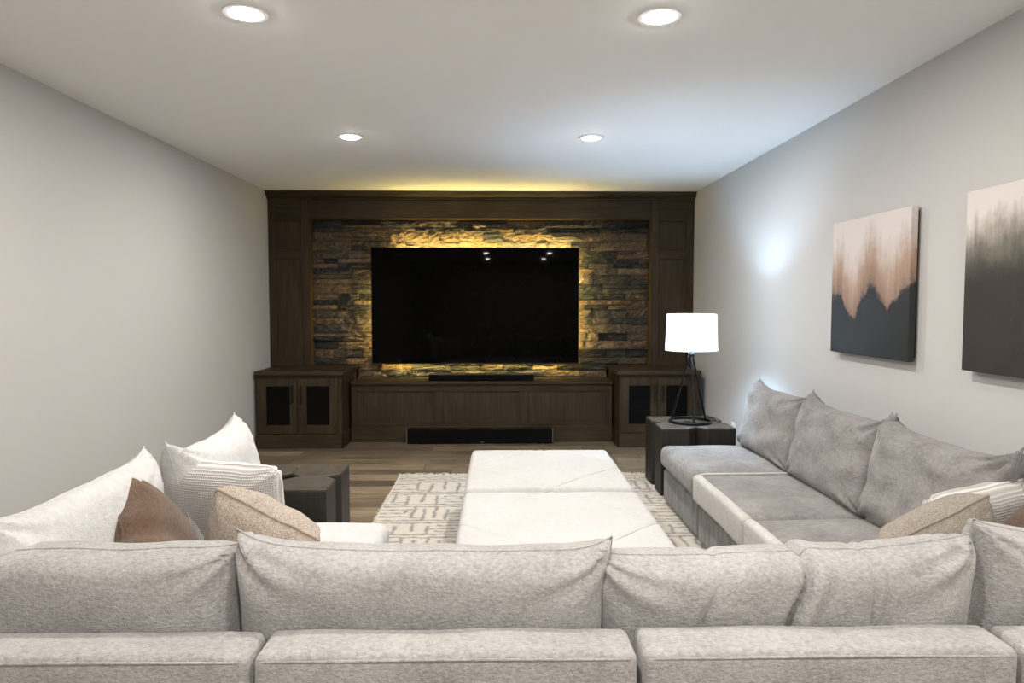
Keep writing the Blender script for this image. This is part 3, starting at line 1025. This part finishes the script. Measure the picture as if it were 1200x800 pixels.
# ================================================================== SIDE TABLES
def side_table(x0, y0, s, zb, zt, label):
    t = thing('side_table', label, 'side table', (x0 + s / 2, y0 + s / 2, zb), 'block side tables')
    c = 0.062
    h = s / 2
    for i in (0, 1):
        for j in (0, 1):
            ax, ay = x0 + i * h, y0 + j * h
            g = 0.0012
            a, b, p, q = ax + g, ax + h - g, ay + g, ay + h - g
            # corners: chamfer every corner that touches a seam
            def cut(ix, iy):
                return not (ix == i and iy == j)
            poly = []
            if cut(0, 0): poly += [(a, p + c), (a + c, p)]
            else: poly += [(a, p)]
            if cut(1, 0): poly += [(b - c, p), (b, p + c)]
            else: poly += [(b, p)]
            if cut(1, 1): poly += [(b, q - c), (b - c, q)]
            else: poly += [(b, q)]
            if cut(0, 1): poly += [(a + c, q), (a, q - c)]
            else: poly += [(a, q)]
            dz = 0.0
            bm = bmesh.new()
            lo = [bm.verts.new((u, v, zb)) for u, v in poly]
            hi = [bm.verts.new((u, v, zt - 0.012)) for u, v in poly]
            bm.faces.new(lo[::-1]); bm.faces.new(hi)
            for k in range(len(poly)):
                m = (k + 1) % len(poly)
                bm.faces.new((lo[k], lo[m], hi[m], hi[k]))
            bmesh.ops.bevel(bm, geom=list(bm.edges), offset=0.0025, segments=1, affect='EDGES')
            blk = build('block', bm, M['table_side'], t)
            bm = bmesh.new()
            lo = [bm.verts.new((u, v, zt - 0.013)) for u, v in poly]
            hi = [bm.verts.new((u, v, zt)) for u, v in poly]
            bm.faces.new(lo[::-1]); bm.faces.new(hi)
            for k in range(len(poly)):
                m = (k + 1) % len(poly)
                bm.faces.new((lo[k], lo[m], hi[m], hi[k]))
            bmesh.ops.bevel(bm, geom=[e for e in bm.edges if e.verts[0].co.z > zt - .005 and e.verts[1].co.z > zt - .005], offset=0.004, segments=1, affect='EDGES')
            build('block_top', bm, M['table_top'] if (i + j) % 2 else M['table_top_y'], blk)
    return t
side_table(-1.34, 3.285, 0.52, 0.0, 0.50, 'dark timber block side table at the end of the left sofa')
TBX, TBY, TBS = 1.14, 4.86, 0.53
side_table(TBX, TBY, TBS, RF, 0.50, 'dark timber block side table carrying the tripod lamp')

# ------------------------------------------------------------------ table lamp
LX, LY = 1.412, 5.11
t = thing('table_lamp', 'black iron tripod table lamp with glowing white drum shade', 'lamp', (LX, LY, 0.50))
ringp = [(LX + 0.148 * math.cos(a), LY + 0.148 * math.sin(a), 0.511) for a in [k * 2 * math.pi / 48 for k in range(48)]]
tube('base_ring', ringp, 0.010, M['iron'], t, 8, True)
ZS0, ZS1 = 1.035, 1.297
for a in (-95, 25, 145):
    a = math.radians(a)
    tube('leg', [(LX + 0.146 * math.cos(a), LY + 0.146 * math.sin(a), 0.508), (LX + 0.012 * math.cos(a), LY + 0.012 * math.sin(a), 1.0)], 0.008, M['iron'], t, 10, r1=0.0065)
lathe('neck', [(0.0001, 0.985), (0.022, 0.985), (0.024, 0.995), (0.024, 1.01), (0.013, 1.018), (0.013, 1.06), (0.019, 1.065), (0.019, 1.095), (0.0001, 1.096)], LX, LY, M['iron'], t, 20)
sh = lathe('shade', [(0.188, ZS0), (0.178, ZS1), (0.176, ZS1), (0.186, ZS0), (0.188, ZS0)], LX, LY, M['shade'], t, 64)
for z_, r_ in ((ZS0, 0.187), (ZS1, 0.177)):
    tube('rim', [(LX + r_ * math.cos(a), LY + r_ * math.sin(a), z_) for a in [k * 2 * math.pi / 64 for k in range(64)]], 0.0028, M['white_plastic'], sh, 6, True)
bm = bmesh.new()
for k in range(3):
    a = math.radians(30 + 120 * k)
    add_tube(bm, [(LX, LY, 1.27), (LX + 0.177 * math.cos(a), LY + 0.177 * math.sin(a), 1.285)], 0.002, 5)
bmesh.ops.recalc_face_normals(bm, faces=bm.faces)
build('shade_spider', bm, M['iron'], sh)
lathe('bulb', [(0.0001, 1.095), (0.014, 1.098), (0.018, 1.115), (0.030, 1.140), (0.033, 1.160), (0.028, 1.180), (0.015, 1.192), (0.0001, 1.195)], LX, LY, emit('lamp_bulb', BULB_COL, BULB_STRENGTH), t, 24)
cp = [(LX + 0.13, LY + 0.06, 0.507), (LX + 0.17, LY + 0.03, 0.506), (LX + 0.20, LY + 0.04, 0.506), (LX + 0.215, LY + 0.12, 0.506), (LX + 0.20, LY + 0.22, 0.506), (LX + 0.21, LY + 0.285, 0.504), (LX + 0.215, LY + 0.295, 0.44), (LX + 0.25, LY + 0.35, 0.2)]
tube('cord', cp, 0.004, M['black'], t, 6)

# ================================================================== SOFAS
FH = 0.62           # back frame height
SZ = 0.42           # seat height
FT = 0.135          # back frame thickness
cush_seed = [1.3]
def put_pillow(name, me, edge, parent, loc, rot, cord_mat, cord_r=0.004, cname='piping'):
    o = bpy.data.objects.new(name, me)
    COL.objects.link(o)
    o.rotation_mode = 'XYZ'
    o.rotation_euler = rot
    o.location = Vector(loc) - (root_off(parent) if parent else Vector((0, 0, 0)))
    if parent: o.parent = parent
    c = bpy.data.objects.new(cname, cord_mesh(cname, edge, cord_r, cord_mat))
    COL.objects.link(c)
    c.parent = o
    return o

def back_cushion(parent, axis, centre, w, h, t, lean, mat, seed, yaw=0.0, roll=0.0, **kw):
    """axis 'front': normal along y; 'side': normal along x"""
    me, edge = pillow_mesh('back_cushion', w, h, t, mat, seed, **kw)
    if axis == 'front':
        rot = Euler((lean, roll, yaw), 'XYZ')
    else:
        rot = Euler((lean, roll, yaw + (math.pi / 2 if axis == 'right' else -math.pi / 2)), 'XYZ')
    return put_pillow('back_cushion', me, edge, parent, centre, rot, mat, 0.0025)

def module(x0, x1, y0, y1, backs, mats, label, feet_z, seat_edges=None, gap=0.006):
    """one sofa unit: base, back frames on the named sides, seat cushion, feet"""
    t = thing('sofa_module', label, 'sofa', ((x0 + x1) / 2, (y0 + y1) / 2, 0), 'units of the sectional sofa')
    a, b, c, d = x0 + gap, x1 - gap, y0 + gap, y1 - gap
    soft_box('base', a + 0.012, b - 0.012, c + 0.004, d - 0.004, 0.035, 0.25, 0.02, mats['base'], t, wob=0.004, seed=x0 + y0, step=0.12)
    sa, sb, sc, sd = a, b, c, d
    for s in backs:
        if s == 'near':
            f = soft_box('back_frame', a, b, c, c + FT, 0.20, FH, 0.020, mats['frame'], t, crown=0.006, wob=0.005, seed=x0, step=0.06)
            tube('piping', [(a + 0.02, c + 0.003, FH - 0.012), ((a + b) / 2, c + 0.0015, FH - 0.009), (b - 0.02, c + 0.003, FH - 0.012)], 0.003, mats['frame'], f, 6)
            sc = c + FT + 0.004
        if s == 'left':
            soft_box('back_frame', a, a + FT, c if 'near' not in backs else c + FT + 0.003, d, 0.20, FH, 0.020, mats['frame'], t, crown=0.006, wob=0.005, seed=y0, step=0.06)
            sa = a + FT + 0.004
        if s == 'right':
            soft_box('back_frame', b - FT, b, c if 'near' not in backs else c + FT + 0.003, d, 0.20, FH, 0.020, mats['frame'], t, crown=0.006, wob=0.005, seed=y0, step=0.06)
            sb = b - FT - 0.004
    ov = 0.012
    if 'near' in backs and len(backs) == 1: sd = sd + ov
    if backs == ['left']: sb += ov + 0.02
    if backs == ['right']: sa -= ov
    seat = soft_box('seat_cushion', sa, sb, sc, sd, 0.258, SZ - 0.012, 0.045, mats['seat'], t, crown=0.018, wob=0.006, seed=x0 * 3 + y0, step=0.04, side=0.006)
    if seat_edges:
        # nap sheen painted as pale boxing on the side that faces the ottomans
        soft_box('sheen_boxing', sa - 0.007, sa + 0.05, sc - 0.001, sd + 0.001, 0.2575, SZ - 0.006, 0.026, M['right_lit'], seat, wob=0.006, seed=x0 * 3 + y0, step=0.04)
        if y0 > 3.0: tube('piping', [(sa + 0.02, sd - 0.012, SZ - 0.016), (sa + 0.06, sd - 0.012, SZ - 0.008), (sb - 0.1, sd - 0.012, SZ - 0.005), (sb - 0.03, sd - 0.012, SZ - 0.014)], 0.008, M['right_lit'], seat, 8)  # added pale cord, paints the sheen on the cushion's far edge
    for fx in (x0 + 0.09, x1 - 0.09):
        for fy in (y0 + 0.09, y1 - 0.09):
            on_rug = RX0 - 0.03 < fx < RX1 + 0.03 and RY0 - 0.03 < fy < RY1 + 0.03
            box('foot', fx - 0.025, fx + 0.025, fy - 0.025, fy + 0.025, RF if on_rug else 0.0, 0.04, M['table_side'], t, 0.003)
    return t, seat

MF = dict(base=M['front_fab'], frame=M['front_fab'], seat=M['front_fab'])
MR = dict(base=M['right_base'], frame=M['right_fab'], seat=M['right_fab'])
MLf = dict(base=M['left_fab'], frame=M['left_fab'], seat=M['left_fab'])
XE = [-1.38, -0.537, 0.308, 1.15, 1.975]
RXA, RXB = 1.11, 1.95         # right run
LXA, LXB = -1.36, -0.52       # left run
YE = [1.465, 2.28, 3.095, 3.91, 4.735]

# front row (backs towards the camera)
c0, _ = module(XE[0], XE[1], YE[0], YE[1], ['near', 'left'], MF, 'greige corner sofa unit at lower left, under the brown pillow', 0)
c1, _ = module(XE[1], XE[2], YE[0], YE[1], ['near'], MF, 'greige sofa unit seen from behind, in front of the rug', 0)
c2, _ = module(XE[2], XE[3], YE[0], YE[1], ['near'], MF, 'greige sofa unit seen from behind, with deeply creased back cushion', 0)
c3, _ = module(XE[3], XE[4], YE[0], YE[1], ['near', 'right'], MF, 'greige corner sofa unit at lower right, under the taupe pillow', 0)
# right run
r1, s1 = module(RXA, RXB, YE[3], YE[4], ['right'], MR, 'nap-shaded velvet sofa unit next to the lamp table', 0)
r2, s2 = module(RXA, RXB, YE[2], YE[3], ['right'], MR, 'nap-shaded velvet sofa unit in middle of the right run', 0, True)
r3, s3 = module(RXA, RXB, YE[1], YE[2], ['right'], MR, 'nap-shaded velvet sofa unit of the right run nearest the taupe pillow', 0, True)
# left run
l1, _ = module(LXA, LXB, YE[1], YE[2], ['left'], MLf, 'chenille sofa unit painted as brightly lit, against the dark block table at left', 0)

# back cushions, front row
FC = dict(power=7.0, bexp=0.42, conc=0.035, n=44)
back_cushion(c0, 'front', (-1.085, 1.74, 0.572), 0.90, 0.41, 0.22, math.radians(4), M['front_fab'], 1.3, ear=0.004, **FC)
back_cushion(c1, 'front', (-0.19, 1.74, 0.562), 0.935, 0.41, 0.22, math.radians(4), M['front_fab'], 2.7, ear=0.042, roll=math.radians(1.3), **FC)
FC2 = dict(FC); FC2['nu'] = 150
back_cushion(c2, 'front', (0.716, 1.74, 0.556), 0.965, 0.41, 0.22, math.radians(4), M['front_fab'], 4.1, ear=0.020, roll=math.radians(-2.0),
             crease=((0.0, 0.02, 0.045, 0.10), (0.06, 0.05, -0.014, 0.10), (0.42, 0.02, 0.014, -0.05), (0.48, 0.02, 0.012, -0.03), (-0.44, 0.03, 0.012, 0.08)), **FC2)
back_cushion(c3, 'front', (1.59, 1.75, 0.572), 0.80, 0.42, 0.22, math.radians(4), M['front_fab'], 5.9, ear=0.024, roll=math.radians(4), **FC)
# corner cushions along the sides
SC = dict(power=5.0, bexp=0.48, conc=0.05, n=40)
back_cushion(c0, 'left', (-1.225, 2.09, 0.62), 0.84, 0.44, 0.17, math.radians(11), M['left_fab'], 6.6, ear=0.03, **SC)
back_cushion(c3, 'right', (1.83, 2.10, 0.60), 0.56, 0.40, 0.19, math.radians(10), M['front_fab'], 7.2, ear=0.02, **SC)
# left run
back_cushion(l1, 'left', (-1.14, 2.85, 0.625), 0.66, 0.44, 0.20, math.radians(14), M['left_fab'], 8.8, ear=0.045, **SC)
# right run
RC = dict(power=4.5, bexp=0.48, conc=0.05, n=44, wr=0.016, folds=0.018)
back_cushion(r1, 'right', (1.725, 4.315, 0.615), 0.84, 0.44, 0.22, math.radians(13), M['right_fab'], 9.4, ear=0.045, **RC)
back_cushion(r2, 'right', (1.72, 3.50, 0.615), 0.84, 0.45, 0.23, math.radians(13), M['right_fab'], 10.8, ear=0.055, **RC)
back_cushion(r3, 'right', (1.725, 2.73, 0.615), 0.80, 0.45, 0.23, math.radians(13), M['right_fab'], 12.1, ear=0.055, **RC)

# ================================================================== THROW PILLOWS
def throw(w, h, t, mat, cord, loc, facing, lean, spin, label, seed, **kw):
    """facing: compass angle of the face in degrees (0 = +y, 90 = +x); lean: top tips backwards; spin: turn within its own plane (clockwise from the front)"""
    me, edge = pillow_mesh('throw_pillow', w, h, t, mat, seed, n=32, conc=kw.pop('conc', 0.04), power=kw.pop('power', 3.2), bexp=kw.pop('bexp', 0.52), **kw)
    rot = (Matrix.Rotation(math.radians(-facing), 4, 'Z') @ Matrix.Rotation(math.radians(lean), 4, 'X') @ Matrix.Rotation(math.radians(spin), 4, 'Y')).to_euler('XYZ')
    o = put_pillow('throw_pillow', me, edge, None, loc, rot, cord, 0.0045)
    tag(o, label, 'pillow', 'throw pillows on the sectional')
    return o
throw(0.42, 0.42, 0.24, M['brown_fab'], M['brown_cord'], (-1.12, 2.25, 0.57), 72, 26, 28, 'brown linen throw pillow on the left corner seat', 1.1, crease=((0.3, 0.2, 0.02, 0.2),))
throw(0.47, 0.40, 0.20, M['waffle'], M['waffle'], (-1.03, 2.62, 0.60), 8, 12, 3, 'white waffle weave pillow between the brown and beige pillows', 2.2, rc=0.10)
throw(0.36, 0.37, 0.23, M['beige_fab'], M['beige_cord'], (-0.775, 2.23, 0.60), 18, 30, 32, 'speckled beige throw pillow with piped edge beside the waffle pillow', 3.3, rc=0.04)
throw(0.37, 0.37, 0.23, M['taupe_fab'], M['taupe_fab'], (1.425, 2.22, 0.565), -15, 30, -32, 'speckled taupe throw pillow in the right corner of the sectional', 4.4)
throw(0.50, 0.38, 0.20, M['waffle'], M['waffle'], (1.66, 2.36, 0.575), -16, 12, -6, 'white knit pillow behind the taupe one on the right corner seat', 5.5, rc=0.10)
throw(0.38, 0.38, 0.19, M['brown_fab'], M['brown_cord'], (1.63, 2.06, 0.575), -78, 24, -28, 'brown linen throw pillow at the right edge of the photo', 6.6)
